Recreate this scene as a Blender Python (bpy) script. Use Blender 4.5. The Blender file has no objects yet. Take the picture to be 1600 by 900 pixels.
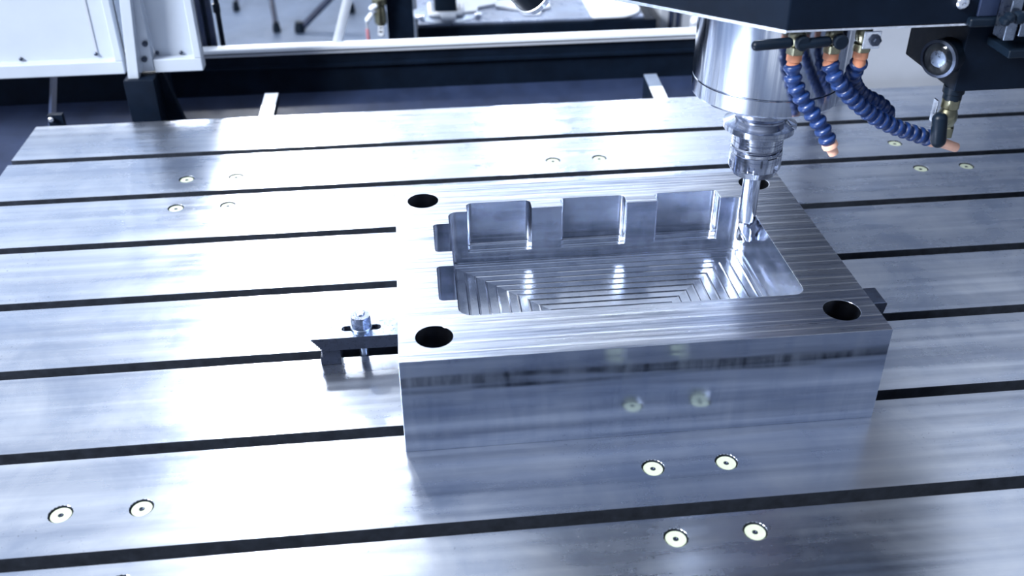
import bpy, bmesh, math, random
from mathutils import Vector, Matrix, Euler
random.seed(7)
S = 0.12                      # metres per slot pitch: everything below is laid out in slot pitches
SC = bpy.context.scene
COL = SC.collection

# ------------------------------------------------------------------ camera
CAMP = (0.0, -10.6378, 4.7758)
F_PX = 1555.3
cam = bpy.data.cameras.new('camera'); cam.sensor_width = 36; cam.lens = F_PX/1600*36
cam.clip_start = .01; cam.clip_end = 200
cam.dof.use_dof = True; cam.dof.focus_distance = 7.9*S; cam.dof.aperture_fstop = 6.5
camo = bpy.data.objects.new('camera', cam); COL.objects.link(camo)
camo.location = [c*S for c in CAMP]; camo.rotation_euler = (.99981, .005226, -.105917)
SC.camera = camo
# ------------------------------------------------------------------ light
SC.view_settings.view_transform = 'Standard'; SC.view_settings.look = 'None'
SC.view_settings.gamma = 1; SC.view_settings.use_curve_mapping = False
SC.view_settings.exposure = 0.0
W = bpy.data.worlds.new('hall_air'); SC.world = W; W.use_nodes = True
bg = W.node_tree.nodes['Background']; bg.inputs[0].default_value = (.51, .565, .67, 1); bg.inputs[1].default_value = 1.55

def lamp(name, kind, loc, target, energy, size, color=(.93, .96, 1), size_y=None, spot=None):
    l = bpy.data.lights.new(name, kind); l.energy = energy; l.color = color
    if kind == 'AREA':
        l.size = size*S
        if size_y: l.shape = 'RECTANGLE'; l.size_y = size_y*S
    elif kind == 'SPOT':
        l.shadow_soft_size = size*S; l.spot_size = math.radians(spot); l.spot_blend = .5
    elif kind == 'SUN': l.angle = size
    o = bpy.data.objects.new(name, l); COL.objects.link(o)
    o.location = [c*S for c in loc]
    d = Vector(target)-Vector(loc); o.rotation_euler = d.to_track_quat('-Z', 'Y').to_euler()
    return o
lamp('machine_work_light', 'SPOT', (-3.2, 4.4, 7.6), (-0.3, -4.9, 0), 21, .22, spot=95)
lamp('side_fill_light', 'AREA', (-32, -16, 24), (3, -1, 0), 700, 12, size_y=12)  # unseen fill lamp, added at the left to brighten column and spindle nose


# ------------------------------------------------------------------ materials
M = {}
def new_mat(name):
    m = bpy.data.materials.new(name); m.use_nodes = True
    nt = m.node_tree; return m, nt, nt.nodes['Principled BSDF']
def N(nt, kind, **kw):
    n = nt.nodes.new(kind)
    for k, v in kw.items():
        if k in n.inputs.keys() if isinstance(k, str) else False: n.inputs[k].default_value = v
        else: setattr(n, k, v)
    return n
def coords(nt, sx, sy, sz):
    t = nt.nodes.new('ShaderNodeNewGeometry'); m = nt.nodes.new('ShaderNodeMapping')
    nt.links.new(t.outputs['Position'], m.inputs[0]); m.inputs['Scale'].default_value = (sx/S, sy/S, sz/S)
    return m.outputs[0]
def noise(nt, co, scale=1, detail=4, rough=.6, dist=0):
    n = nt.nodes.new('ShaderNodeTexNoise'); n.inputs['Scale'].default_value = scale
    n.inputs['Detail'].default_value = detail; n.inputs['Roughness'].default_value = rough
    n.inputs['Distortion'].default_value = dist
    nt.links.new(co, n.inputs['Vector']); return n.outputs[0]
def ramp(nt, fac, stops):
    r = nt.nodes.new('ShaderNodeValToRGB'); e = r.color_ramp.elements
    while len(e) < len(stops): e.new(.5)
    for el, (p, c) in zip(e, stops):
        el.position = p; el.color = (c, c, c, 1) if not isinstance(c, tuple) else (*c, 1)
    nt.links.new(fac, r.inputs[0]); return r.outputs[0]
def mix(nt, fac, a, b, kind='MIX'):
    x = nt.nodes.new('ShaderNodeMix'); x.data_type = 'RGBA'; x.blend_type = kind
    for s, v in ((0, fac), (6, a), (7, b)):
        if hasattr(v, 'links'): nt.links.new(v, x.inputs[s])
        else: x.inputs[s].default_value = v if s == 0 else (*v, 1)
    return x.outputs[2]
def mth(nt, op, a, b=0.0, c=0.0):
    x = nt.nodes.new('ShaderNodeMath'); x.operation = op
    for i, v in enumerate((a, b, c)):
        if hasattr(v, 'links'): nt.links.new(v, x.inputs[i])
        else: x.inputs[i].default_value = v
    return x.outputs[0]
def bump(nt, b, h, strength=.3, dist=.01, prev=None):
    x = nt.nodes.new('ShaderNodeBump'); x.inputs['Strength'].default_value = strength
    x.inputs['Distance'].default_value = dist*S
    nt.links.new(h, x.inputs['Height'])
    if prev is not None: nt.links.new(prev, x.inputs['Normal'])
    if b is not None: nt.links.new(x.outputs[0], b.inputs['Normal'])
    return x.outputs[0]
def plain(name, col, rough=.5, metal=0.0, spec=.5, coat=0, var=.12, bumpy=.0, scale=6):
    m, nt, b = new_mat(name)
    co = coords(nt, 1, 1, 1)
    n = noise(nt, co, scale, 5)
    lo = tuple(c*(1-var) for c in col); hi = tuple(min(1, c*(1+var)) for c in col)
    nt.links.new(ramp(nt, n, [(.3, lo), (.7, hi)]), b.inputs['Base Color'])
    nt.links.new(ramp(nt, noise(nt, co, scale*3, 3), [(.3, max(0, rough-.06)), (.7, min(1, rough+.06))]), b.inputs['Roughness'])
    b.inputs['Metallic'].default_value = metal; b.inputs['Specular IOR Level'].default_value = spec
    b.inputs['Coat Weight'].default_value = coat
    if bumpy: bump(nt, b, noise(nt, co, scale*12, 3), bumpy, .004)
    M[name] = m; return m

def tangent(nt, b, v, amount):
    c = nt.nodes.new('ShaderNodeCombineXYZ')
    for i in range(3): c.inputs[i].default_value = v[i]
    nt.links.new(c.outputs[0], b.inputs['Tangent']); b.inputs['Anisotropic'].default_value = amount

def table_metal():
    m, nt, b = new_mat('ground_table_steel'); b.inputs['Metallic'].default_value = 1
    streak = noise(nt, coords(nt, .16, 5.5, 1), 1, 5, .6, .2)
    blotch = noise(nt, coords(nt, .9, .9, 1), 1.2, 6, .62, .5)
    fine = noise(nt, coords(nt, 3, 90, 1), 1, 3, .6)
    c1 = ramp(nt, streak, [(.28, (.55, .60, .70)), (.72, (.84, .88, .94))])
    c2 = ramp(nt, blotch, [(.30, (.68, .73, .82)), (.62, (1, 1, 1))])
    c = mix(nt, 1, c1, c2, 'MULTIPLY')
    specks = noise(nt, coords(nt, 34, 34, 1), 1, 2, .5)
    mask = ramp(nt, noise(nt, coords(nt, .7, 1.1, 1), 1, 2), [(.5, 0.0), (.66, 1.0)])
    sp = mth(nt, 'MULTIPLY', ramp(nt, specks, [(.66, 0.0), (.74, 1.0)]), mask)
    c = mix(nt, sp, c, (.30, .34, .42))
    nt.links.new(c, b.inputs['Base Color'])
    r = mth(nt, 'ADD', mth(nt, 'MULTIPLY', streak, .14), mth(nt, 'MULTIPLY', blotch, .16))
    nt.links.new(mth(nt, 'ADD', r, .13), b.inputs['Roughness'])
    h = mth(nt, 'ADD', mth(nt, 'MULTIPLY', noise(nt, coords(nt, .10, 3.2, 1), 1, 2, .5), 1), 0)
    n1 = bump(nt, None, h, .35, .055)
    bump(nt, b, fine, .25, .0015, n1)
    tangent(nt, b, (0, 1, 0), .55)
    M['table'] = m
table_metal()

def block_mats():
    # face-milled top: cutter passes run along x
    m, nt, b = new_mat('milled_block_top'); b.inputs['Metallic'].default_value = 1
    p = nt.nodes.new('ShaderNodeSeparateXYZ'); g = nt.nodes.new('ShaderNodeNewGeometry'); nt.links.new(g.outputs['Position'], p.inputs[0])
    wob = noise(nt, coords(nt, .5, 2, 1), 1, 3)
    y = mth(nt, 'ADD', mth(nt, 'MULTIPLY', p.outputs[1], 1/S), mth(nt, 'MULTIPLY', noise(nt, coords(nt, .05, 7, 1), 1, 2), .10))
    fr = mth(nt, 'FRACT', mth(nt, 'MULTIPLY', y, 9.5))
    ridge = ramp(nt, fr, [(0, 1.0), (.10, .35), (.16, 0.0), (.9, .25)])
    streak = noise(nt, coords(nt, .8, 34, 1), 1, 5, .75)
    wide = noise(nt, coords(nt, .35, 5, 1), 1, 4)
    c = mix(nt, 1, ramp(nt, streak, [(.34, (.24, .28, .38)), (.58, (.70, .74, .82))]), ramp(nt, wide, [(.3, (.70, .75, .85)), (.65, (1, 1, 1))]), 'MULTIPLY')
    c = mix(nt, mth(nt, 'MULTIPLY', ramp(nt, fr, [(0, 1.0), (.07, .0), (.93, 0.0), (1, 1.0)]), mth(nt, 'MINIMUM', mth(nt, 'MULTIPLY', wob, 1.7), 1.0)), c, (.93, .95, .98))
    nt.links.new(c, b.inputs['Base Color'])
    nt.links.new(ramp(nt, streak, [(.3, .42), (.7, .24)]), b.inputs['Roughness'])
    n1 = bump(nt, None, ridge, .35, .004)
    bump(nt, b, streak, .55, .005, n1); tangent(nt, b, (0, 1, 0), .5)
    M['block_top'] = m
    # ground sides
    m, nt, b = new_mat('ground_block_side'); b.inputs['Metallic'].default_value = 1
    s1 = noise(nt, coords(nt, .35, .35, 7), 1, 4, .55, .3)
    s2 = noise(nt, coords(nt, 7, 7, 1.1), 1, 5, .6, 1.2)
    c = mix(nt, 1, ramp(nt, s1, [(.3, (.22, .26, .35)), (.7, (.43, .475, .57))]), ramp(nt, s2, [(.35, (.86, .88, .92)), (.65, (1, 1, 1))]), 'MULTIPLY')
    nt.links.new(c, b.inputs['Base Color'])
    nt.links.new(ramp(nt, s2, [(.3, .10), (.7, .18)]), b.inputs['Roughness'])
    bump(nt, b, noise(nt, coords(nt, .5, .5, 4), 1, 2), .3, .02)
    M['block_side'] = m
    # pocket walls
    m, nt, b = new_mat('end_milled_wall'); b.inputs['Metallic'].default_value = 1
    s = noise(nt, coords(nt, 1.2, 1.2, 9), 1, 4, .5)
    nt.links.new(ramp(nt, s, [(.3, (.33, .37, .46)), (.7, (.52, .56, .65))]), b.inputs['Base Color'])
    nt.links.new(ramp(nt, noise(nt, coords(nt, 8, 8, 3), 1, 3), [(.3, .12), (.7, .20)]), b.inputs['Roughness'])
    bump(nt, b, noise(nt, coords(nt, 30, 30, .8), 1, 2), .15, .002)
    M['block_wall'] = m
    # pocket floor, nested rectangular tool path
    m, nt, b = new_mat('tool_path_floor'); b.inputs['Metallic'].default_value = 1
    g = nt.nodes.new('ShaderNodeNewGeometry'); p = nt.nodes.new('ShaderNodeSeparateXYZ'); nt.links.new(g.outputs['Position'], p.inputs[0])
    X = mth(nt, 'ABSOLUTE', mth(nt, 'SUBTRACT', mth(nt, 'MULTIPLY', p.outputs[0], 1/S), 1.495))
    Y = mth(nt, 'ABSOLUTE', mth(nt, 'SUBTRACT', mth(nt, 'MULTIPLY', p.outputs[1], 1/S), -4.01))
    d = mth(nt, 'MAXIMUM', mth(nt, 'SUBTRACT', X, .495), Y)
    fr = mth(nt, 'FRACT', mth(nt, 'MULTIPLY', d, 12.2))
    st = noise(nt, coords(nt, 3, 3, 1), 2, 5)
    line = ramp(nt, fr, [(0, 1.0), (.09, 0.0), (.93, 0.0), (1, 1.0)])
    c = ramp(nt, st, [(.3, (.52, .58, .69)), (.7, (.68, .73, .82))])
    c = mix(nt, mth(nt, 'MULTIPLY', line, .8), c, (.92, .94, .98))
    nt.links.new(c, b.inputs['Base Color'])
    nt.links.new(ramp(nt, st, [(.3, .17), (.7, .23)]), b.inputs['Roughness'])
    n1 = bump(nt, None, ramp(nt, fr, [(0, 1.0), (.12, 0.0), (.85, .35), (1, 1.0)]), .7, .007)
    bump(nt, b, noise(nt, coords(nt, 14, 14, 1), 1, 3), .12, .003, n1)
    M['block_floor'] = m
block_mats()

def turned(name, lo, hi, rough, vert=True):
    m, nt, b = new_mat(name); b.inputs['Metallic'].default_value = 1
    n = noise(nt, coords(nt, 26, 26, .5) if vert else coords(nt, .6, .6, 60), 1, 4)  # upright streaks put reflections into the base colour; otherwise turning rings
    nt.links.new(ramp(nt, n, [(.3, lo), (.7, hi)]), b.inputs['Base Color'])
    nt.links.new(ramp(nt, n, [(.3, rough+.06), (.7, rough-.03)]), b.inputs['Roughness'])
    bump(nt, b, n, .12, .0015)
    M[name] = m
turned('spindle_steel', (.38, .43, .55), (.80, .84, .91), .12)
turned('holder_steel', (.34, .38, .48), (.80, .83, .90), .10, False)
turned('tool_steel', (.36, .41, .52), (.70, .74, .83), .10)
plain('white_paint', (.40, .45, .53), .42, var=.05, scale=1.2)
plain('grey_paint', (.37, .40, .46), .5, var=.08, scale=.8)
plain('black_paint', (.003, .007, .016), .5, spec=.10, var=.3, scale=3)
plain('tray_paint', (.016, .026, .062), .38, spec=.45, var=.3, scale=2)
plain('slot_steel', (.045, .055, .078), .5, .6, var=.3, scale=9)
plain('dark_steel', (.045, .058, .09), .34, .7, var=.3, scale=9, bumpy=.1)
plain('clamp_steel', (.26, .31, .40), .3, 1, var=.3, scale=9, bumpy=.15)
plain('nut_steel', (.16, .19, .26), .28, 1, var=.3, scale=9, bumpy=.15)
plain('strap_steel', (.10, .125, .19), .34, .9, var=.3, scale=9, bumpy=.15)
plain('dark_shaded_steel', (.02, .026, .045), .3, .5, var=.3, scale=9)  # strap sides: shadow put into the colour; step block: dark steel
plain('brass', (.30, .29, .20), .32, 1, var=.2, scale=9)
plain('blue_plastic', (.008, .032, .135), .36, coat=.08, var=.15, scale=8)
plain('orange_plastic', (.66, .27, .15), .42, var=.12, scale=8)
plain('peach_plastic', (.80, .46, .34), .45, var=.1, scale=8)
plain('black_rubber', (.004, .009, .018), .4, spec=.18, var=.2)
plain('plug_nylon', (.50, .56, .43), .5, var=.06, scale=20)
plain('bright_steel', (.78, .82, .9), .22, 1, var=.08, scale=9)
plain('brace_shade', (.13, .17, .25), .5)  # rear half of the braces, shade put into the colour
plain('hall_floor', (.095, .13, .20), .38, var=.22, scale=.5)
plain('hall_dark', (.07, .085, .12), .7, var=.2, scale=.1)
plain('hall_wall', (.42, .48, .58), .7, var=.05, scale=.2)
plain('white_tube', (.75, .80, .88), .35, var=.04)
plain('red_plastic', (.45, .18, .22), .5)
plain('rear_table', (.16, .20, .30), .3, .3, var=.3, scale=1.5)
def glass():
    m, nt, b = new_mat('lens_glass'); b.inputs['Transmission Weight'].default_value = 1
    b.inputs['Roughness'].default_value = .05; b.inputs['IOR'].default_value = 1.45
    nt.links.new(ramp(nt, noise(nt, coords(nt, 3, 3, 3)), [(.3, (.86, .9, .96)), (.7, (.95, .97, 1))]), b.inputs['Base Color']); M['glass'] = m
glass()
def emit(name, col, st):
    m, nt, b = new_mat(name); b.inputs['Base Color'].default_value = (.8, .8, .8, 1)
    b.inputs['Emission Color'].default_value = (*col, 1); b.inputs['Emission Strength'].default_value = st; M[name] = m
emit('window_daylight', (.90, .94, 1), 1.1)
emit('roof_window_light', (.92, .95, 1), 180)
emit('ceiling_tube_light', (.9, .95, 1), 170.0)

# ------------------------------------------------------------------ building helpers (coordinates in slot pitches, world axes)
ORG = {}
def org(o): return ORG.get(o.name, Vector((0, 0, 0)))
def tag(o, label=None, cat=None, group=None, kind=None):
    if label: o['label'] = label
    if cat: o['category'] = cat
    if group: o['group'] = group
    if kind: o['kind'] = kind
    return o
def thing(name, loc, label, cat, group=None):
    o = bpy.data.objects.new(name, None); COL.objects.link(o); o.empty_display_size = .01
    o.location = [c*S for c in loc]; ORG[o.name] = Vector(loc)
    return tag(o, label, cat, group)
def obj(name, bm, mat, parent=None, origin=None, smooth=35, bevel=0, seg=2, label=None):
    og = org(parent) if parent else Vector(origin or (0, 0, 0))
    for v in bm.verts: v.co = (v.co-og)*S
    bmesh.ops.recalc_face_normals(bm, faces=bm.faces)
    me = bpy.data.meshes.new(name); bm.to_mesh(me); bm.free()
    o = bpy.data.objects.new(name, me); COL.objects.link(o)
    mats = mat if isinstance(mat, (list, tuple)) else [mat]
    for k in mats: me.materials.append(M[k])
    if smooth:
        me.polygons.foreach_set('use_smooth', [True]*len(me.polygons)); me.set_sharp_from_angle(angle=math.radians(smooth))
    if parent: o.parent = parent
    else: o.location = og*S
    ORG[o.name] = og
    if bevel:
        b = o.modifiers.new('edge', 'BEVEL'); b.width = bevel*S; b.segments = seg; b.limit_method = 'ANGLE'; b.angle_limit = math.radians(40); b.harden_normals = True
    if label: o['label'] = label
    return o
def B(): return bmesh.new()
def box(bm, x0, x1, y0, y1, z0, z1, mi=0):
    r = bmesh.ops.create_cube(bm, size=1)
    for v in r['verts']:
        v.co = Vector(((x0+x1)/2+v.co.x*(x1-x0), (y0+y1)/2+v.co.y*(y1-y0), (z0+z1)/2+v.co.z*(z1-z0)))
    for f in {f for v in r['verts'] for f in v.link_faces}: f.material_index = mi
    return bm
def prism(bm, pts, z0, z1):
    lo = [bm.verts.new((x, y, z0)) for x, y in pts]; hi = [bm.verts.new((x, y, z1)) for x, y in pts]
    n = len(pts); bm.faces.new(lo[::-1]); bm.faces.new(hi)
    for i in range(n): bm.faces.new((lo[i], lo[(i+1) % n], hi[(i+1) % n], hi[i]))
    return bm
def prism_axis(bm, pts, a0, a1, axis):
    """pts are the two other coordinates; axis 'x': (y,z), 'y': (x,z)"""
    def P(p, a): return (a, p[0], p[1]) if axis == 'x' else (p[0], a, p[1])
    lo = [bm.verts.new(P(p, a0)) for p in pts]; hi = [bm.verts.new(P(p, a1)) for p in pts]
    n = len(pts); bm.faces.new(lo[::-1]); bm.faces.new(hi)
    for i in range(n): bm.faces.new((lo[i], lo[(i+1) % n], hi[(i+1) % n], hi[i]))
    return bm
def lathe(bm, prof, mat4=None, n=48, rmod=None, mi=0):
    rings = []
    for (r, z) in prof:
        ring = []
        for i in range(n):
            a = 2*math.pi*i/n
            rr = rmod(r, z, a) if rmod else r
            ring.append(bm.verts.new((rr*math.cos(a), rr*math.sin(a), z)))
        rings.append(ring)
    for a, b in zip(rings, rings[1:]):
        for i in range(n): bm.faces.new((a[i], a[(i+1) % n], b[(i+1) % n], b[i])).material_index = mi
    bm.faces.new(rings[0][::-1]).material_index = mi; bm.faces.new(rings[-1]).material_index = mi
    if mat4 is not None:
        for ring in rings:
            for v in ring: v.co = mat4 @ v.co
    return bm
def aim(p, d):
    return Matrix.Translation(Vector(p)) @ Vector(d).to_track_quat('Z', 'Y').to_matrix().to_4x4()
def rod(bm, a, b, r, n=20, r2=None):
    a, b = Vector(a), Vector(b)
    return lathe(bm, [(r, 0), (r if r2 is None else r2, (b-a).length)], aim(a, b-a), n)
def capsule(bm, a, b, r, n=20):
    a, b = Vector(a), Vector(b); L = (b-a).length
    pr = [(r*math.sin(t)+1e-4, r-r*math.cos(t)) for t in (0, .5, .9, 1.3)]+[(r*math.sin(t)+1e-4, L-r-r*math.cos(t)) for t in (1.6, 2.0, 2.5, 3.14)]
    return lathe(bm, pr, aim(a, b-a), n)
def boolean(o, cutter_bm, op='DIFFERENCE', mats=None):
    c = obj('cutter', cutter_bm, mats or 'table', None, org(o), smooth=0)
    md = o.modifiers.new('cut', 'BOOLEAN'); md.operation = op; md.object = c; md.solver = 'EXACT'
    dg = bpy.context.evaluated_depsgraph_get(); ev = o.evaluated_get(dg)
    me = bpy.data.meshes.new_from_object(ev); old = o.data
    o.modifiers.remove(md); o.data = me; bpy.data.meshes.remove(old)
    cm = c.data; bpy.data.objects.remove(c); bpy.data.meshes.remove(cm)
    return o
def rounded(x0, x1, y0, y1, r, n=8):
    """rounded rectangle; r = (front left, front right, back right, back left)"""
    pts = []
    for (cx, cy, rr, a0) in ((x0+r[0], y0+r[0], r[0], 180), (x1-r[1], y0+r[1], r[1], 270), (x1-r[2], y1-r[2], r[2], 0), (x0+r[3], y1-r[3], r[3], 90)):
        if rr <= 0: pts.append((cx, cy)); continue
        for i in range(n+1):
            a = math.radians(a0+90*i/n); pts.append((cx+rr*math.cos(a), cy+rr*math.sin(a)))
    return pts

# pixel helper used only to lay out real positions on known planes
RM = Euler((.99981, .005226, -.105917)).to_matrix()
def hit(u, v, ax, val):
    d = RM @ Vector(((u-800)/F_PX, -(v-450)/F_PX, -1)); c = Vector(CAMP)
    return c+d*((val-c[ax])/d[ax])

# ------------------------------------------------------------------ the hall
FL = -7.5
o = obj('floor', box(B(), -70, 70, -30, 80, FL-.3, FL), 'hall_floor'); tag(o, 'grey painted concrete hall floor', kind='structure')
WY = 56
bm = B()
box(bm, -62, 62, WY, WY+1, FL, 19); box(bm, -62, 62, WY, WY+1, 31, 36); box(bm, 4, 62, WY, WY+1, 19, 31)
for k in range(7): box(bm, -62+k*11-.4, -62+k*11+.4, WY, WY+1, 19, 31)
o = obj('wall_back', bm, 'hall_wall', smooth=0); tag(o, 'pale far hall wall with a high window band', kind='structure')
for k in range(6):
    w = obj('window_%d' % (k+1), box(B(), -62+k*11+.4, -62+(k+1)*11-.4, WY+.4, WY+.6, 19, 31), 'window_daylight', smooth=0); tag(w, kind='structure')
o = obj('wall_front', box(B(), -62, 62, -46, -45, FL, 30), 'hall_dark', smooth=0); tag(o, 'dark front hall wall, added to darken reflections', kind='structure')  # unseen wall, added dark so front-facing steel reflects less light
o = obj('wall_right', box(B(), 60, 61, -45, WY, FL, 30), 'hall_dark', smooth=0); tag(o, 'dark right hall wall', kind='structure')  # unseen side wall, added dark to lower the ambient light
p = hit(435, 235, 1, WY-1)
o = obj('window_7', box(B(), p.x-2.9, p.x+3.6, WY-1.2, WY-1, -p.z-2.2, -p.z+2.2), 'roof_window_light', smooth=0); tag(o, 'small dazzling window high on the back wall', kind='structure')
for (u, v, w) in ((812, 176, 'left'), (985, 174, 'right')):
    p = hit(u, v, 1, WY-5); x, z = p.x, -p.z
    t = thing('high_bay_lamp', (x, WY-5, z), 'round high bay lamp far back in the hall, the %s one of two' % w, 'lamp', 'high bay lamps')
    obj('lamp_shade', lathe(B(), [(1.25, 0), (1.2, .3), (.4, 1.3), (.15, 1.5), (.12, 13)], Matrix.Translation((x, WY-5, z)), 32), 'black_paint', t)
    obj('lamp_lens', lathe(B(), [(.2, -.5), (.7, -.4), (1.05, -.15), (1.15, -.01)], Matrix.Translation((x, WY-5, z)), 32), 'ceiling_tube_light', t)
# ------------------------------------------------------------------ milling table
X0, X1, Y1, Y0 = -4.51, 13.0, .945, -9.02
prof = [(Y0, -.55), (Y0, 0)]
ks = [k for k in range(8, -1, -1)]
for k in ks:
    a, b = -k-.112, -k
    prof += [(a, 0), (a, -.16), (a-.05, -.16), (a-.05, -.27), (b+.05, -.27), (b+.05, -.16), (b, -.16), (b, 0)]
prof += [(Y1, 0), (Y1, -.55)]
bm = prism_axis(B(), prof, X0, X1, 'x')
table = thing('milling_table', (4, -4, -.55), 'large bright ground steel machine table with parallel T-slots', 'machine table')
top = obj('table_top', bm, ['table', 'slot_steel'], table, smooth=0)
plug_pos = []
for gx in (-2.482, 1.489, 5.433, 9.4):
    for dx in (0, .52):
        for gy in (-.69, -1.35, -5.64, -6.29): plug_pos.append((gx+dx, gy))
cut = B()
for (x, y) in plug_pos: lathe(cut, [(.079, -.06), (.079, .05)], Matrix.Translation((x, y, 0)), 40)
boolean(top, cut, mats=['table'])
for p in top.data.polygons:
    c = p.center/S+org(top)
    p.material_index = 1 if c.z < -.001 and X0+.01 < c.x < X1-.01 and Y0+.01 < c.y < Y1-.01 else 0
bv = top.modifiers.new('edge', 'BEVEL'); bv.width = .009*S; bv.segments = 1; bv.limit_method = 'ANGLE'; bv.angle_limit = math.radians(60)
pm = sm = None
for i, (x, y) in enumerate(plug_pos):
    if pm is None:
        bm = lathe(B(), [(.0705, -.055), (.0705, -.016), (.067, -.011), (.020, -.011), (.017, -.017)], Matrix.Translation((x, y, 0)), 36)
        a = obj('nylon_plug', bm, 'plug_nylon', table, label='pale cream round plug let into the steel'); pm = (a, x, y)
        bm = lathe(B(), [(.016, -.018), (.016, -.010), (.009, -.009), (.006, -.013)], Matrix.Translation((x, y, 0)), 16)
        b = obj('plug_screw', bm, 'dark_steel', a); sm = b
    else:
        a = pm[0].copy(); COL.objects.link(a); a.parent = table; a.location = Vector((x-pm[1], y-pm[2], 0))*S
        b = sm.copy(); COL.objects.link(b); b.parent = a; b.location = (0, 0, 0)
# machine base under the table
o = obj('machine_bed', box(B(), -3.6, 12.5, -8, .5, FL, -.55), 'tray_paint', bevel=.05)
tag(o, 'dark painted machine bed casting under the steel table', 'machine bed')

# ------------------------------------------------------------------ workpiece
bx0, bx1, by0, by1, BH = -.2125, 3.207, -5.293, -2.755, .789
blk = thing('mould_block', (1.5, -4.02, 0), 'machined steel mould block with an open pocket and four corner holes', 'steel block')
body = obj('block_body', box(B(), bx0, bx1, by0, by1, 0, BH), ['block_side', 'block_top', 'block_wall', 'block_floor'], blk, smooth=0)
ZB, ZF = .385, .262
px0, px1, py0, py1 = .224, 2.77, -4.787, -3.235
cut = prism(B(), rounded(px0, px1, py0, py1, (.10, .09, .10, .075), 10), ZF, 1.0)
boolean(body, cut)
for (a, b) in ((.385, .935), (1.195, 1.755), (2.02, 2.572)):
    r = .045
    pts = [(a, py1-.03), (b, py1-.03)]
    # relieved rear corners: quarter cylinders
    pts += [(b, -3.14)]+[(b-.045+.045*math.cos(t), -3.135+.045*math.sin(t)) for t in (.2, .5, .8, 1.1, 1.57)]
    pts += [(a+.045-.045*math.sin(t), -3.135+.045*math.cos(t)) for t in (0, .4, .8, 1.1, 1.4)]+[(a, -3.14)]
    boolean(body, prism(B(), pts, ZB, 1.0))
for (a, b) in ((-4.575, -4.095), (-3.875, -3.425)):
    pts = rounded(.092, px0+.03, a, b, (.035, 0, 0, .035), 6)
    boolean(body, prism(B(), pts, ZB, 1.0))
for (x, y) in ((.037, -5.02), (.022, -2.997), (2.945, -5.022), (2.94, -2.998)):
    boolean(body, lathe(B(), [(.131, -.2), (.131, 1.0)], Matrix.Translation((x, y, 0)), 56))
og = org(body)
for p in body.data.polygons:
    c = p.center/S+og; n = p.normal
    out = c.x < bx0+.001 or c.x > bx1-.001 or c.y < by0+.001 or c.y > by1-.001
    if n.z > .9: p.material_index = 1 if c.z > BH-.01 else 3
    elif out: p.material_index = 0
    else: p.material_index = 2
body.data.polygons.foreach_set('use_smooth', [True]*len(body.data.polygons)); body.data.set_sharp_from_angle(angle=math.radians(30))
bv = body.modifiers.new('edge', 'BEVEL'); bv.width = .008*S; bv.segments = 2; bv.limit_method = 'ANGLE'; bv.angle_limit = math.radians(50); bv.harden_normals = True

# ------------------------------------------------------------------ clamps
def strap_top(x0, x1, tooth_left, zt=.27, zb=.155, hole=None):
    """strap lying along x, serrated raked end"""
    pts = []
    if tooth_left:
        n = 7
        for i in range(n):
            t = i/n; xx = x0+.085*t; zz = zt-(zt-zb)*t
            pts += [(xx, zz), (xx+.024, zz-.001)]
        pts += [(x0+.085, zb), (x1, zb), (x1, zt)]
    else:
        pts = [(x0, zb), (x1-.02, zb), (x1, zt-.02), (x1-.015, zt), (x0, zt)]
    return prism_axis(B(), pts, -4.225, -3.995, 'y')
def clamp(x0, x1, left, sx, label):
    t = thing('strap_clamp', (sx, -4.056, 0), label, 'clamp')
    s = obj('strap', strap_top(x0, x1, left), ['dark_shaded_steel', 'clamp_steel' if left else 'strap_steel'], t, smooth=0)
    w = .155
    bm = prism(B(), rounded(sx-w, sx+w, -4.138, -4.066, (.035,)*4, 6), .1, .4)
    boolean(s, bm, mats=['dark_shaded_steel'])
    for p in s.data.polygons:
        p.use_smooth = False; p.material_index = 1 if p.normal.z > .9 and (p.center.z/S) > .265 else 0  # pale top face; all other faces take the shadow colour
    bv = s.modifiers.new('edge', 'BEVEL'); bv.width = .004*S; bv.segments = 1; bv.limit_method = 'ANGLE'; bv.angle_limit = math.radians(50)
    cy = -4.095
    obj('washer', lathe(B(), [(.086, .27), (.086, .283), (.082, .287), (.04, .287)], Matrix.Translation((sx, cy, 0)), 36), 'clamp_steel', t)
    def hexr(r, z, a):
        k = (a+.25) % (math.pi/3)-math.pi/6
        h = .072/math.cos(k)
        return min(r, h)
    obj('nut', lathe(B(), [(.078, .287), (.084, .294), (.084, .375), (.074, .388), (.05, .388)], Matrix.Translation((sx, cy, 0)), 72, hexr), 'nut_steel', t, smooth=12)
    obj('stud', lathe(B(), [(.036, -.26), (.036, .392), (.030, .398)], Matrix.Translation((sx, cy+.02, 0)), 24), 'clamp_steel', t)
    nx = x0+.07 if left else x1-.23
    bm = B()
    pts = [(nx, 0), (nx+.16, 0), (nx+.16, .155), (nx+.03, .155), (nx+.03, .14), (nx+.015, .14), (nx+.015, .08), (nx, .08)]
    prism_axis(bm, pts, -4.2, -4.02, 'y')
    obj('step_block', bm, 'dark_shaded_steel', t, smooth=0, bevel=.004, seg=1)
    return t
clamp(-.93, bx0-.002, True, -.525, 'steel strap clamp with raised hex nut left of the milled block')
clamp(bx1+.002, 3.745, False, 3.40, 'dark strap clamp end poking out right of the milled block')

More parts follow.
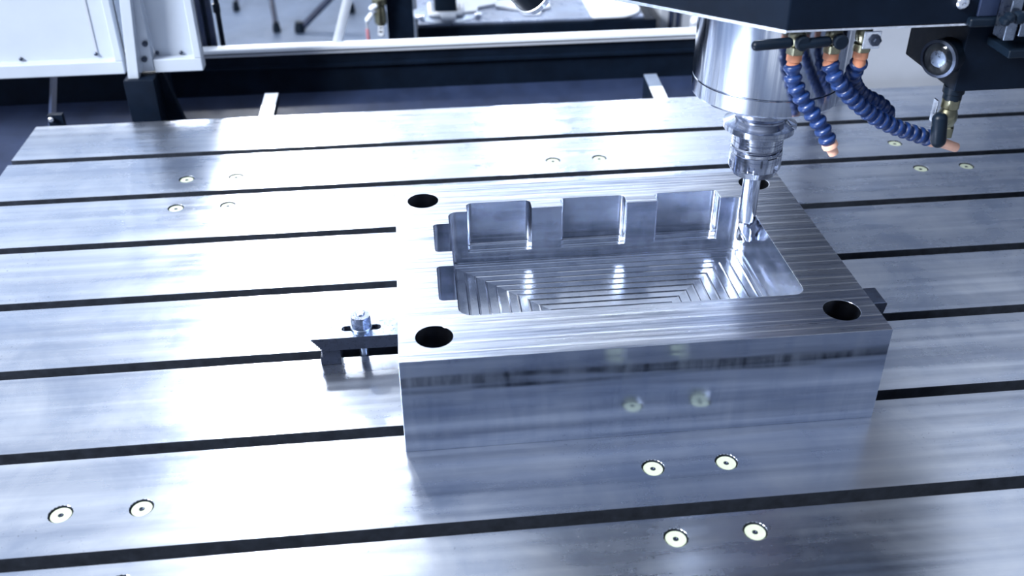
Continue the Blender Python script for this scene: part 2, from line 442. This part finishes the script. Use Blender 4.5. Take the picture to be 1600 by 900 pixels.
# ------------------------------------------------------------------ spindle, holder, cutter
AX = (2.69, -3.6)
A4 = Matrix.Translation((AX[0], AX[1], 0))
sp = thing('milling_spindle', (AX[0], AX[1], 1.9), 'bright turned steel spindle nose hanging from the black head', 'spindle')
obj('nose_sleeve', lathe(B(), [(.548, 2.034), (.56, 2.04), (.56, 2.625)], A4, 128), 'spindle_steel', sp)
obj('nose_ring', lathe(B(), [(.30, 1.893), (.542, 1.893), (.552, 1.899), (.558, 1.912), (.558, 2.024), (.55, 2.032)], A4, 128), 'spindle_steel', sp, smooth=15)
th = thing('tool_holder', (AX[0], AX[1], 1.2), 'polished steel tool holder with collet nut gripping the cutter', 'tool holder')
def key(r, z, a):
    k = abs((a+math.pi/2-1.0+math.pi) % (2*math.pi)-math.pi)
    return r if k > .13 or r < .24 else r-.03
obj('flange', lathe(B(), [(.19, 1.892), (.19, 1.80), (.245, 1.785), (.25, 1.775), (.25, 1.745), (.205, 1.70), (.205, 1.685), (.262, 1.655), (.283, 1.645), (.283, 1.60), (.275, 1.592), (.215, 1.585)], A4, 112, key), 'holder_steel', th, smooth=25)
bodyp = [(.214, 1.585)]
z = 1.572
while z > 1.46:
    bodyp += [(.202, z), (.202, z-.016), (.1985, z-.018), (.1985, z-.021)]; z -= .023
bodyp += [(.202, 1.447), (.195, 1.445)]
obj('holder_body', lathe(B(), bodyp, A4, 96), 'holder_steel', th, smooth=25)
def notch(r, z, a):
    k = (a+.45) % (math.pi/3)-math.pi/6
    return r-.022 if abs(k) < .11 and 1.275 < z < 1.332 else r
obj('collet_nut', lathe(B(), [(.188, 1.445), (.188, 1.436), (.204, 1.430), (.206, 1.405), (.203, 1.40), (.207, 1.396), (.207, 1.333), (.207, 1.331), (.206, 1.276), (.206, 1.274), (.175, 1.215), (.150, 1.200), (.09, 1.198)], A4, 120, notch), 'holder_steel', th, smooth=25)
ct = thing('end_mill', (AX[0], AX[1], .585), 'slim steel end mill reaching into the back right pocket corner', 'cutter')
obj('shank', lathe(B(), [(.056, .75), (.0705, .775), (.0705, 1.24)], A4, 48), 'tool_steel', ct)
bm = B(); nh = 14; n = 36; rings = []
for i in range(nh+1):
    z = .585+(.75-.585)*i/nh; ring = []
    for j in range(n):
        a = 2*math.pi*j/n; ph = (2*a+z*26) % (2*math.pi)
        r = .066 if ph < 3.6 else .066-.028*math.sin((ph-3.6)/(2*math.pi-3.6)*math.pi)
        ring.append(bm.verts.new((AX[0]+r*math.cos(a), AX[1]+r*math.sin(a), z)))
    rings.append(ring)
for a, b in zip(rings, rings[1:]):
    for i in range(n): bm.faces.new((a[i], a[(i+1) % n], b[(i+1) % n], b[i]))
bm.faces.new(rings[0][::-1]); bm.faces.new(rings[-1])
obj('cutting_head', bm, 'tool_steel', ct, smooth=40)

# ------------------------------------------------------------------ machine head
ZH = 2.68; YF = -4.5
A = hit(1229, 48, 1, YF); ZH = A.z
Bp = hit(980, 0, 2, ZH)
dirv = (Bp.xy-A.xy).normalized()
E1 = A.xy+dirv*1.75
head = thing('spindle_carriage', (5, -2.5, ZH), 'black painted machine head overhanging the table at upper right', 'machine head')
poly = [(4.9, YF), (4.9, 1.1), (4.1, 1.1), (4.1, -2.2), (E1.x, -2.2), (E1.x, E1.y), (A.x, A.y)]
obj('head_casing', prism(B(), poly, ZH, 6.6), 'black_paint', head, smooth=0, bevel=.012)
bm = B()
nrm = Vector((dirv.y, -dirv.x)); 
if nrm.dot(Vector((-1, -1))) < 0: nrm = -nrm
q = [A.xy+nrm*.006, E1+nrm*.006, E1-nrm*.03, A.xy-nrm*.03]
prism(bm, [tuple(v) for v in q], ZH-.018, ZH+.004)
box(bm, A.x, 4.88, YF-.006, YF+.03, ZH-.012, ZH+.002)
obj('edge_trim', bm, 'bright_steel', head, smooth=0, label='thin bright metal edge along the lower rim')
# details on the front face
def onface(u, v, y=YF): return hit(u, v, 1, y)
a = onface(1502, 2)
obj('cap_screw', lathe(B(), [(.045, 0), (.045, .03), (.035, .04), (.018, .04), (.016, .025)], aim((a.x, YF+.002, a.z), (0, -1, 0)), 24), 'bright_steel', head)
a, b = onface(1531, 0), onface(1551, 24)
obj('cover_plate', box(B(), a.x, b.x+.02, YF-.02, YF+.02, b.z, b.z+1.2), 'tray_paint', head, smooth=0, bevel=.006, label='blue-grey cover plate on the head front')
a, b = onface(1512, 26), onface(1556, 39)
obj('recess_lip', box(B(), a.x, b.x, YF-.05, YF+.02, b.z, a.z), 'black_rubber', head, smooth=0, bevel=.02, label='black rounded rubber lip')

# guide rail assembly right of the cover plate
g = thing('rail_bracket', (4.3, -4.6, 2.6), 'pale steel rails with black knobs at the top right corner', 'bracket')
a = hit(1557, 58, 1, -4.62); b = hit(1574, 58, 1, -4.62)
obj('rail_bar', box(B(), a.x, b.x, -4.70, -4.56, a.z, a.z+1.2), 'clamp_steel', g, smooth=0, bevel=.008, label='broad pale rail')
a2 = hit(1575, 48, 1, -4.62)
obj('rail_bar', box(B(), b.x+.02, b.x+.095, -4.70, -4.56, a2.z-.02, a2.z+1.2), 'clamp_steel', g, smooth=0, bevel=.012)
obj('rail_bar', box(B(), b.x+.125, b.x+.2, -4.70, -4.56, a2.z+.02, a2.z+1.2), 'clamp_steel', g, smooth=0, bevel=.012)
for (u, v, r) in ((1571, 34, .03), (1579, 28, .035), (1594, 28, .045)):
    c = hit(u, v, 1, -4.74)
    obj('knob', lathe(B(), [(r*.8, -.04), (r, -.01), (r*.8, .02), (r*.4, .03)], aim(c, (0, -1, 0)), 20), 'black_rubber', g)
a, b = hit(1548, 60, 1, -4.45), hit(1600, 70, 1, -4.45)
obj('rail_foot', box(B(), a.x, 4.85, -4.70, -4.41, b.z, a.z), 'black_rubber', g, smooth=0, bevel=.01)

# box under the head, sight glass and drain valve
bxp = hit(1490, 144, 1, -4.4)
bb = thing('control_box', (bxp.x, -4.4, bxp.z), 'black steel box hanging under the head at the right edge', 'machine box')
obj('box_shell', prism(B(), [(bxp.x, -4.4), (4.8, -4.4), (4.8, -3.62), (bxp.x, -3.62)], bxp.z, ZH-.012), 'black_paint', bb, smooth=0, bevel=.01)
GA = Vector((-1, -.62, 0)).normalized()
c = hit(1466, 92, 0, bxp.x-.15)
def gp(k): return aim(Vector(c)-GA*.0+GA*k, GA)
obj('gauge_barrel', lathe(B(), [(.10, -.30), (.10, -.14), (.125, -.13), (.125, -.01)], gp(0), 48), 'black_rubber', bb)
obj('gauge_bezel', lathe(B(), [(.118, 0), (.132, .005), (.132, .035), (.112, .04), (.108, .02), (.108, .001)], gp(-.03), 48), 'dark_steel', bb)
obj('gauge_dial', lathe(B(), [(.104, 0), (.104, .01), (.06, .012), (.055, .02), (.02, .024)], gp(-.025), 48), 'clamp_steel', bb)
gl = obj('gauge_lens', lathe(B(), [(.107, 0), (.107, .012), (.09, .022), (.05, .03), (.01, .032)], gp(-.012), 48), 'glass', bb, label='domed clear lens')

def ball_valve(t, c, axis, s=1.0, mat='brass'):
    """threaded hex nut / ball body / hex nut along an axis starting at c"""
    m4 = aim(c, axis)
    def hx(r, z, a):
        k = a % (math.pi/3)-math.pi/6
        return min(r, .062*s/math.cos(k)) if (z < .075*s or z > .215*s) else r
    obj('valve_body', lathe(B(), [(.05*s, 0), (.068*s, .004), (.068*s, .07*s), (.055*s, .08*s), (.06*s, .10*s), (.068*s, .125*s), (.068*s, .165*s), (.06*s, .19*s), (.055*s, .21*s), (.068*s, .22*s), (.068*s, .29*s), (.05*s, .295*s)], m4, 48, hx), mat, t, smooth=28)
dv = thing('drain_valve', (bxp.x+.06, -4.3, 1.8), 'brass drain valve with black lever under the right hand box', 'valve')
vc = hit(1489, 146, 1, -4.28)
top_c = Vector((vc.x, -4.28, bxp.z))
obj('pipe_nipple', lathe(B(), [(.075, 0), (.075, .05), (.065, .055), (.065, .1)], aim(top_c, (0, 0, -1)), 36), 'black_rubber', dv)
ball_valve(dv, top_c+Vector((0, 0, -.09)), (0, 0, -1), 1.0)
s0 = top_c+Vector((-.06, -.02, -.215))
obj('valve_stem', rod(B(), s0, s0+Vector((-.07, 0, 0)), .022), 'bright_steel', dv)
bm = B()
hx0 = s0.x-.055
pts = [(s0.z+.12, 0), (s0.z+.12, 0)]
prism_axis(bm, [(-4.32, s0.z+.12), (-4.26, s0.z+.12), (-4.26, s0.z-.05), (-4.32, s0.z-.05)], hx0-.008, hx0+.004, 'x')
obj('lever_plate', bm, 'bright_steel', dv, smooth=0, bevel=.003)
h0 = hit(1469, 176, 1, -4.38); h1 = hit(1465, 230, 1, -4.38)
capm = B(); capsule(capm, h0, h1, .055, 24)
for v in capm.verts: v.co.x = h0.x+(v.co.x-h0.x)*1.0
obj('lever_grip', capm, 'black_rubber', dv)

# ------------------------------------------------------------------ coolant valves and hoses
SEG = None
def seg_mesh():
    bm = lathe(B(), [(.030, -.004), (.048, .0), (.060, .010), (.063, .022), (.060, .034), (.052, .046), (.044, .062), (.044, .072), (.036, .09)], None, 24)
    return bm
def catmull(P, n=24):
    out = []
    Q = [P[0]*2-P[1]]+P+[P[-1]*2-P[-2]]
    for i in range(1, len(Q)-2):
        for k in range(n):
            t = k/n; a, b, c, d = Q[i-1:i+3]
            out.append(.5*((2*b)+(c-a)*t+(2*a-5*b+4*c-d)*t*t+(3*b-a-3*c+d)*t**3))
    out.append(P[-1]); return out
def resample(path, step):
    out = [(path[0], (path[1]-path[0]).normalized())]; acc = 0
    for a, b in zip(path, path[1:]):
        L = (b-a).length
        while acc+L >= step:
            t = (step-acc)/L; a = a+(b-a)*t; L = (b-a).length; acc = 0
            out.append((a.copy(), (b-a).normalized() if L > 1e-6 else out[-1][1]))
        acc += L
    return out
def hose(pix, nozzle_len, label, step=.077, scale=1.0, last_taper=True):
    global SEG
    P = [hit(u, v, 1, y) for (u, v, y) in pix]
    t = thing('coolant_hose', P[0], label, 'hose', 'blue coolant hoses at the spindle')
    pts = resample(catmull(P), step)
    for (p, d) in pts[:-1]:
        q = d.to_track_quat('Z', 'Y')
        if SEG is None:
            SEG = obj('hose_segment', seg_mesh(), 'blue_plastic', None, (0, 0, 0), smooth=50); s = SEG
        else: s = SEG.copy(); COL.objects.link(s)
        s.parent = t; s.location = (p-P[0])*S; s.rotation_euler = q.to_euler(); s.scale = (scale,)*3
    if nozzle_len:
        p, d = pts[-1]
        obj('nozzle', lathe(B(), [(.050, 0), (.056, .012), (.056, .035), (.040, .05), (.036, nozzle_len), (.022, nozzle_len+.003), (.020, nozzle_len-.03)], aim(p-d*.02, d), 32), 'peach_plastic', t, smooth=28, label='peach coloured nozzle')
    return t
YH = -4.36
def coolant_valve(u, v, label, handle=None):
    top_p = hit(u, v, 1, YH)
    t = thing('coolant_valve', (top_p.x, YH, ZH), label, 'valve', 'coolant valves under the head')
    m4 = aim((top_p.x, YH, ZH), (0, 0, -1))
    def hx(r, z, a):
        k = a % (math.pi/3)-math.pi/6
        return min(r, .056/math.cos(k)) if z > .15 or z < .045 else r
    obj('valve_body', lathe(B(), [(.055, 0), (.060, .002), (.060, .04), (.045, .05), (.055, .07), (.060, .09), (.055, .13), (.048, .145), (.062, .155), (.062, .205), (.05, .21)], m4, 36, hx), 'brass', t, smooth=28)
    obj('hose_fitting', lathe(B(), [(.050, .205), (.052, .21), (.052, .255), (.040, .265), (.046, .29), (.040, .325)], m4, 32), 'orange_plastic', t, label='orange plastic fitting')
    s = Vector((top_p.x, YH-.05, ZH-.10))
    obj('valve_stem', rod(B(), s, s+Vector((0, -.055, 0)), .02), 'bright_steel', t)
    if handle:
        ca = s+Vector((0, -.05, 0)); a, b = handle
        pa = hit(*a, 1, ca.y); pb = hit(*b, 1, ca.y)
        bm = capsule(B(), pa, pb, .036, 24)
        obj('lever_grip', bm, 'black_rubber', t, label='dark green-black lever grip')
        capsule_b = lathe(B(), [(.045, -.02), (.05, -.012), (.05, .025), (.04, .032), (.018, .032)], aim(ca, (0, -1, 0)), 28)
        obj('lever_hub', capsule_b, 'black_rubber', t)
    else:
        ca = s+Vector((.02, -.045, 0))
        obj('lever_plate', box(B(), ca.x-.07, ca.x+.05, ca.y-.012, ca.y, ca.z-.06, ca.z+.06), 'bright_steel', t, smooth=0, bevel=.01)
        obj('lever_nut', lathe(B(), [(.04, 0), (.04, .02), (.022, .024), (.02, .04)], aim(ca+Vector((.01, -.012, 0)), (0, -1, 0)), 6), 'dark_steel', t, smooth=0)
    return t, hit(0, 0, 1, YH) if False else Vector((top_p.x, YH, ZH-.30))
coolant_valve(1247, 50, 'leftmost brass coolant valve, long dark lever pointing left', ((1174, 72), (1240, 66)))
coolant_valve(1305, 48, 'middle brass coolant valve with dark lever crossing to the left', ((1242, 70), (1300, 64)))
coolant_valve(1352, 46, 'rightmost brass coolant valve with bare bright lever plate', None)
# hoses; each starts below its fitting
hose([(1238, 100, YH), (1241, 128, YH-.01), (1257, 160, YH-.03), (1283, 198, YH-.05), (1300, 234, YH-.06)], .10, 'short blue segmented hose from the leftmost valve, nozzle pointing down')
hose([(1296, 98, YH), (1306, 122, YH-.02), (1335, 157, YH+.02), (1384, 192, YH+.08), (1460, 219, YH+.16)], .27, 'long blue segmented hose running right behind the black lever')
hose([(1343, 96, YH), (1332, 122, YH+.10), (1345, 147, YH+.20), (1374, 163, YH+.28), (1394, 186, YH+.34)], 0, 'blue segmented hose from the rightmost valve, crossing behind another')

# ------------------------------------------------------------------ work lamp at the top edge
wl = thing('work_lamp', (.9, -3.4, 2.9), 'black round work lamp with bright rim cut off by the top edge', 'lamp')
c = hit(835, -8, 1, -3.4)
obj('lamp_body', lathe(B(), [(.08, .30), (.12, .27), (.145, .05), (.15, 0), (.14, -.005)], aim(c, (-.55, -.4, .55)), 48), 'black_rubber', wl)
obj('lamp_rim', lathe(B(), [(.15, -.012), (.158, -.01), (.158, .03), (.15, .035)], aim(c, (-.55, -.4, .55)), 48), 'bright_steel', wl)
e = Vector(c)+Vector((-.12, -.08, .14))
obj('lamp_arm', rod(B(), Vector(c)+Vector((-.08, -.05, .2)), (E1.x+.05, E1.y+.4, c.z+.75), .04), 'black_rubber', wl)

# ------------------------------------------------------------------ rear tray and guards
tr = thing('chip_tray', (2, 2, -1), 'dark blue painted chip tray running behind the steel table', 'tray')
obj('tray_wall', prism_axis(B(), [(2.6, .24), (2.66, .24), (2.66, -1.2), (2.6, -1.2)], -12, 14, 'x'), 'black_paint', tr, smooth=0)
obj('tray_slope', prism_axis(B(), [(2.6, -.36), (2.6, -.42), (.9, -1.2), (.9, -1.05)], -12, 14, 'x'), 'tray_paint', tr, smooth=0)
obj('tray_rib', prism_axis(B(), [(2.6, .05), (2.55, .03), (2.55, .0), (2.6, -.01)], -12, 14, 'x'), 'black_paint', tr, smooth=0)
a = hit(318, 80, 1, 2.6)
rl = obj('guard_rail', prism_axis(B(), [(2.54, .245), (2.54, .30), (2.58, .315), (2.70, .315), (2.70, .24)], a.x-3, 13, 'x'), 'white_tube', origin=(0, 2.6, .24), smooth=0, bevel=.015)
tag(rl, 'white lit rail capping the dark tray wall behind the table', 'rail')
rl2 = obj('rail_trim', prism_axis(B(), [(2.555, .195), (2.555, .225), (2.6, .235), (2.6, .19)], -10, 13, 'x'), 'grey_paint', tr, smooth=0)
# braces from the tray to the table
def brace(u0, v0, u1, v1, w, name_label, hgt, bright):
    p0 = hit(u0, v0, 1, .955); p1 = hit(u1, v1, 2, -.03)
    t = thing('tray_brace', (p0.x, 1.4, -1), name_label, 'brace')
    bm = B()
    zt = -.02
    q = [(p0.x, .955), (p0.x+w, .955), (p1.x+w, p1.y), (p1.x, p1.y)]
    prism(bm, q, zt-hgt, zt-.02)
    obj('web', bm, 'black_paint', t, smooth=0)
    ym = .955+(p1.y-.955)*.5
    xm = p0.x+(p1.x-p0.x)*.5
    obj('cap', prism(B(), [(p0.x, .955), (p0.x+w, .955), (xm+w, ym), (xm, ym)], zt-.02, zt), 'white_tube', t, smooth=0, label='front half, its lit white put into the colour')  # white here stands for light falling on the front of the bar
    obj('cap', prism(B(), [(xm, ym), (xm+w, ym), (p1.x+w, p1.y), (p1.x, p1.y)], zt-.02, zt), 'brace_shade', t, smooth=0, label='rear half, its shade put into the grey')
brace(403, 182, 414, 147, .17, 'slim pale brace behind the table left of centre', .12, True)
brace(1024, 154, 1006, 117, .17, 'pale topped brace with black web just left of the spindle', .5, True)
a = hit(1000, 142, 1, 1.6)
# left slanting dark rod
p0 = hit(74, 190, 1, 1.2); p1 = hit(84, 118, 1, 2.2)
st = thing('dark_strut', (p0.x, 1.2, p0.z), 'thin dark strut leaning under the white enclosure panel at left', 'strut')
obj('strut_bar', rod(B(), (p0.x, 1.2, p0.z-.2), p1, .045, 4), 'tray_paint', st, smooth=0)
obj('strut_bolt', lathe(B(), [(.03, 0), (.03, .03), (.012, .036)], aim(hit(81, 187, 1, 1.14), (0, -1, .3)), 16), 'bright_steel', st)
obj('strut_web', box(B(), p0.x+.03, p0.x+.2, 1.16, 1.24, -.6, .05), 'black_paint', st, smooth=0)
# black foot under the white post
a, b = hit(192, 127, 1, 1.3), hit(240, 127, 1, 1.3)
ft = thing('post_foot', (a.x, 1.3, -1), 'black steel foot carrying the white enclosure post', 'support')
obj('foot_block', box(B(), a.x, b.x, 1.3, 2.2, -.50, a.z), 'black_paint', ft, smooth=0, bevel=.01)
obj('foot_gusset', prism_axis(B(), [(b.x-.02, -.6), (b.x+.28, -.6), (b.x+.02, a.z+.12), (b.x-.02, a.z+.12)], 1.6, 1.7, 'y'), 'black_paint', ft, smooth=0)

# white enclosure
def enclosure(x0, x1, y, label, bolts, seam=None):
    t = thing('machine_guard', ((x0+x1)/2, y, .4), label, 'machine panel', None)
    zb = .406+(1.5-y)*.35
    obj('panel_sheet', box(B(), x0, x1, y+.14, y+.18, zb+.1, 3.6), 'white_paint', t, smooth=0)
    bm = B(); box(bm, x0, x1, y, y+.2, zb, zb+.165)
    obj('bottom_lip', bm, 'white_paint', t, smooth=0, bevel=.012)
    bm = B(); box(bm, x1-.09, x1, y, y+.2, zb+.165, 3.6)
    obj('edge_lip', bm, 'white_paint', t, smooth=0, bevel=.01)
    for (u, v) in bolts:
        p = hit(u, v, 1, y+.135)
        obj('panel_bolt', lathe(B(), [(.022, 0), (.022, .02), (.012, .028)], aim(p, (0, -1, 0)), 12), 'dark_steel', t)
    if seam:
        p = hit(*seam[0], 1, y+.135); q = hit(*seam[1], 1, y+.135)
        obj('panel_seam', box(B(), p.x-.012, p.x+.012, y+.13, y+.15, min(p.z, q.z), 3.6), 'grey_paint', t, smooth=0)
    return t
xa = hit(196, 116, 1, 1.5).x; xb = hit(243, 114, 1, 1.5).x; xc = hit(318, 110, 1, 1.5).x
enclosure(-10, xa, 1.5, 'wide white enclosure panel at the upper left corner', [(33, 92), (150, 84)], ((152, 86), (150, 80)))
enclosure(xb, xc, 1.5, 'narrow white enclosure panel right of the white post', [(246, 82), (283, 82)])
t = thing('enclosure_post', (xa, 1.4, .4), 'white upright post between the two white enclosure panels', 'post')
za = hit(210, 124, 1, 1.38).z
xl, xr = hit(199, 118, 1, 1.38).x, hit(216, 118, 1, 1.38).x
pf = box(B(), xl, xr, 1.38, 1.62, za, 3.6)
for v in pf.verts: v.co.x += .10*(v.co.z-za)
obj('post_face', pf, 'white_paint', t, smooth=0, bevel=.01)
obj('post_channel', prism(B(), [(xr, 1.42), (xr+.05, 1.5), (xb-.006, 1.5), (xb-.006, 1.66), (xr, 1.66)], za+.05, 3.6), 'white_paint', t, smooth=0, bevel=.008)
for (u, v) in ((227, 68), (226, 92)):
    p = hit(u, v, 1, 1.5); obj('post_bolt', lathe(B(), [(.034, 0), (.034, .03), (.02, .035), (.016, .05)], aim(p, (0, -1, 0)), 16), 'dark_steel', t)
# grey machine column behind the head
cx = 4.55
col = thing('machine_column', (7, 2.5, FL), 'pale grey machine column standing behind the black head', 'machine column')
obj('column_body', box(B(), cx, 12, 1.15, 5, FL, 6.6), 'grey_paint', col, smooth=0, bevel=.03)
a = hit(1322, 60, 1, 1.1)
obj('column_rail', box(B(), a.x-.05, a.x+.02, 1.08, 1.16, -.4, 6.4), 'bright_steel', col, smooth=0, bevel=.01)
obj('column_rail', box(B(), a.x-.30, a.x-.12, 1.06, 1.16, -.4, 6.4), 'tray_paint', col, smooth=0, bevel=.01, label='dark blue guide strip')

# ------------------------------------------------------------------ hall behind
def upright(name, u0, v0, u1, v1, y, r, mat, label, cat, group=None, foot=None):
    p0, p1 = hit(u0, v0, 1, y), hit(u1, v1, 1, y)
    d = (p0-p1); p0 = p1+d*(1+60/max(1, abs(v1-v0)))
    o = obj(name, rod(B(), p1, p0, r, 16), mat, None, p1)
    return tag(o, label, cat, group)
# stand legs resting on the floor
def leg(u0, v0, u1, v1, r, mat, label):
    p1 = hit(u1, v1, 2, FL); p1.z = FL
    p0 = hit(u0, v0, 1, p1.y+.5); d = p0-p1
    t = thing('stand_leg', p1, label, 'leg')
    obj('leg_tube', rod(B(), p1+Vector((0, 0, .1)), p1+d*1.8, r, 16), mat, t)
    obj('leg_foot', lathe(B(), [(r*1.5, 0), (r*1.6, .15), (r*1.1, .4)], Matrix.Translation(p1), 16), 'black_rubber', t)
leg(424, 0, 433, 50, .10, 'tray_paint', 'slim dark stand leg on the hall floor')
leg(515, 0, 469, 50, .13, 'tray_paint', 'slanting dark stand leg left of the white tube')
leg(541, 0, 550, 20, .09, 'tray_paint', 'dark stand leg just right of the white tube')
leg(370, 0, 370, 17, .09, 'tray_paint', 'short visible dark stand leg right of the black pole')
p0, p1 = hit(543, 0, 1, 2.9), hit(525, 74, 1, 2.70)
wt = obj('white_tube', rod(B(), p1, p1+(p0-p1)*2, .066, 20), 'white_tube', None, p1); tag(wt, 'bright white tube rising behind the guard rail', 'tube')
p1 = hit(350, 78, 1, 3.2); p0 = hit(337, 0, 1, 3.2)
t = thing('black_pole', p1, 'black pole with a collar beside the left enclosure', 'pole')
obj('pole_tube', rod(B(), p1-(p0-p1)*.5, p1+(p0-p1)*1.5, .035, 16), 'black_rubber', t)
pc = hit(338, 12, 1, 3.2); obj('pole_collar', rod(B(), pc-(p0-p1).normalized()*.06, pc+(p0-p1).normalized()*.06, .05, 16), 'black_rubber', t)
p1 = hit(320, 78, 1, 2.9); p0 = hit(306, 0, 1, 2.9)
dc = thing('door_channel', p1, 'dark blue ribbed door channel at the panel edge', 'door channel')
for i, (du, w, m) in enumerate(((0, .05, 'tray_paint'), (7, .035, 'black_paint'), (13, .05, 'tray_paint'))):
    p = hit(320+du, 78, 1, 2.9)
    obj('channel_rib', box(B(), p.x-w, p.x+w, 2.85+.04*i, 2.95+.04*i, -1, 1.6), m, dc, smooth=0, bevel=.01)
# black column with brass valve
a, b = hit(608, 70, 1, 7.4), hit(649, 70, 1, 7.4)
bc = obj('black_upright', box(B(), a.x, b.x, 7.4, 8.0, FL, 3), 'black_paint', None, (a.x, 7.4, FL), smooth=0, bevel=.02)
tag(bc, 'black steel upright behind the guard rail', 'column')
bvv = thing('hall_valve', hit(595, 20, 1, 7.3), 'small blurred brass valve on the black upright', 'valve')
c = hit(592, -4, 1, 7.3)
obj('valve_body', lathe(B(), [(.08, 0), (.13, .02), (.13, .12), (.09, .16), (.11, .3), (.11, .45), (.07, .5)], aim(c, (0, 0, -1)), 24), 'brass', bvv)
obj('valve_collar', rod(B(), c+Vector((-.12, 0, .03)), c+Vector((.18, 0, .03)), .06), 'bright_steel', bvv)
obj('valve_lever', capsule(B(), c+Vector((-.02, -.08, -.10)), hit(577, 15, 1, 7.2), .05), 'white_tube', bvv, label='white lever')
obj('valve_bracket', box(B(), c.x, a.x+.02, 7.3, 7.45, c.z-.1, c.z+.1), 'black_rubber', bvv)
for i, v in enumerate((41, 47, 52)):
    bm = B(); p = hit(595, v, 1, 7.25)
    lathe(bm, [(.025, -.012), (.052, -.012), (.052, .012), (.025, .012)], aim(p, (0, -1, 0)), 18)
    obj('chain_link', bm, 'white_tube', bvv, label='white chain link' if i == 0 else None)
obj('chain_stub', rod(B(), hit(594, 28, 1, 7.32), hit(596, 56, 1, 7.32), .05), 'tray_paint', bvv)
tb = thing('hanging_tag', hit(576, 25, 1, 7.2), 'small white and red hose end hanging left of the valve', 'hose end')
obj('tag_upper', capsule(B(), hit(582, 20, 1, 7.2), hit(572, 34, 1, 7.2), .045), 'white_tube', tb)
obj('tag_lower', capsule(B(), hit(574, 44, 1, 7.2), hit(576, 64, 1, 7.2), .032), 'red_plastic', tb, label='dull red lower end')
obj('tag_cord', rod(B(), hit(572, 32, 1, 7.2), hit(575, 48, 1, 7.2), .02), 'grey_paint', tb)
obj('tag_hook', rod(B(), hit(581, 22, 1, 7.2), hit(592, 16, 1, 7.25), .02), 'bright_steel', tb)
# rear machine table
a = hit(652, 40, 1, 8.2); b = hit(1027, 27, 1, 8.2)
rt = thing('rear_machine', ((a.x+b.x)/2, 10, FL), 'second machine behind: polished table on a black bed', 'machine')
obj('rear_bed', box(B(), a.x, b.x, 8.2, 16, FL, a.z-.05), 'black_paint', rt, smooth=0, bevel=.02)
obj('rear_top', box(B(), a.x+.02, b.x-.25, 8.26, 16, a.z-.05, a.z), 'rear_table', rt, smooth=0, bevel=.01, label='polished bluish machine table top')
zt = a.z
vi = thing('bar_clamp', hit(696, 26, 2, zt), 'black upright on a bright bracket on the rear machine table', 'clamp')
p = hit(697, 24, 2, zt)
obj('clamp_post', box(B(), p.x-.22, p.x+.22, p.y+.1, p.y+.5, zt, zt+1.2), 'black_rubber', vi, bevel=.05)
bm = B(); capsule(bm, (p.x-.3, p.y-.12, zt+.06), (p.x+.32, p.y-.12, zt+.06), .05); capsule(bm, (p.x-.3, p.y-.12, zt+.06), (p.x-.3, p.y+.4, zt+.12), .05); capsule(bm, (p.x+.3, p.y-.12, zt+.06), (p.x+.32, p.y+.4, zt+.12), .05)
obj('clamp_frame', bm, 'white_tube', vi)
obj('clamp_tab', box(B(), p.x-.12, p.x+.18, p.y-.32, p.y-.15, zt, zt+.08), 'white_tube', vi, bevel=.02)
obj('clamp_plate', lathe(B(), [(.66, 0), (.66, .012), (.6, .015)], Matrix.Translation((p.x, p.y+.15, zt)), 40), 'clamp_steel', vi)
for dx in (-.5, .62): obj('clamp_screw', lathe(B(), [(.07, 0), (.07, .06), (.03, .07)], Matrix.Translation((p.x+dx, p.y-.2, zt+.014)), 16), 'bright_steel', vi)
def star(u, v, label, sx=1.0):
    q = hit(u, v, 2, zt); pts = [(-.5, .9), (.55, .9), (.6, .55), (.15, .35), (.1, .1), (-.25, .05), (-.3, .3), (-.5, .4)]
    o = obj('fixture_plate', prism(B(), [(q.x+a*sx, q.y+b*1.1) for a, b in pts], zt, zt+.06), 'white_tube', None, (q.x, q.y, zt), smooth=0, bevel=.02); tag(o, label, 'fixture')
star(738, 24, 'pale cut fixture plate beside the black upright on rear table')
star(826, 26, 'pale cut fixture plate right of centre on rear table', -1)
q = hit(925, 30, 2, zt); q2 = hit(1008, 27, 2, zt)
o = obj('white_cover', prism(B(), rounded(q.x, q2.x, q.y, q.y+2.6, (.1, .5, .3, .2), 6), zt, zt+.05), 'white_tube', None, (q.x, q.y, zt), smooth=0, bevel=.02)
tag(o, 'white rounded cover lying at the right end of the rear table', 'cover')
# grey cabinet right of the rear machine
a = hit(1030, 50, 1, 9)
gc = thing('grey_cabinet', (a.x+1.4, 9, FL), 'blue-grey sheet cabinet behind the guard rail left of the spindle', 'cabinet')
obj('cabinet_body', box(B(), a.x, a.x+5, 9, 10.5, FL, 1.5), 'grey_paint', gc, smooth=0, bevel=.02)
for u in (1047, 1058):
    pp = hit(u, 40, 1, 8.97); obj('cabinet_seam', box(B(), pp.x-.04, pp.x+.04, 8.96, 9.02, FL+.2, 1.4), 'tray_paint', gc, smooth=0)
p0, p1 = hit(1100, 20, 1, 4.0), hit(1080, 37, 1, 4.0)
hh = obj('grab_bar', capsule(B(), p1, p0+(p0-p1)*.6, .065), 'white_tube', None, p1); tag(hh, 'short white rounded bar just left of the spindle top', 'handle')
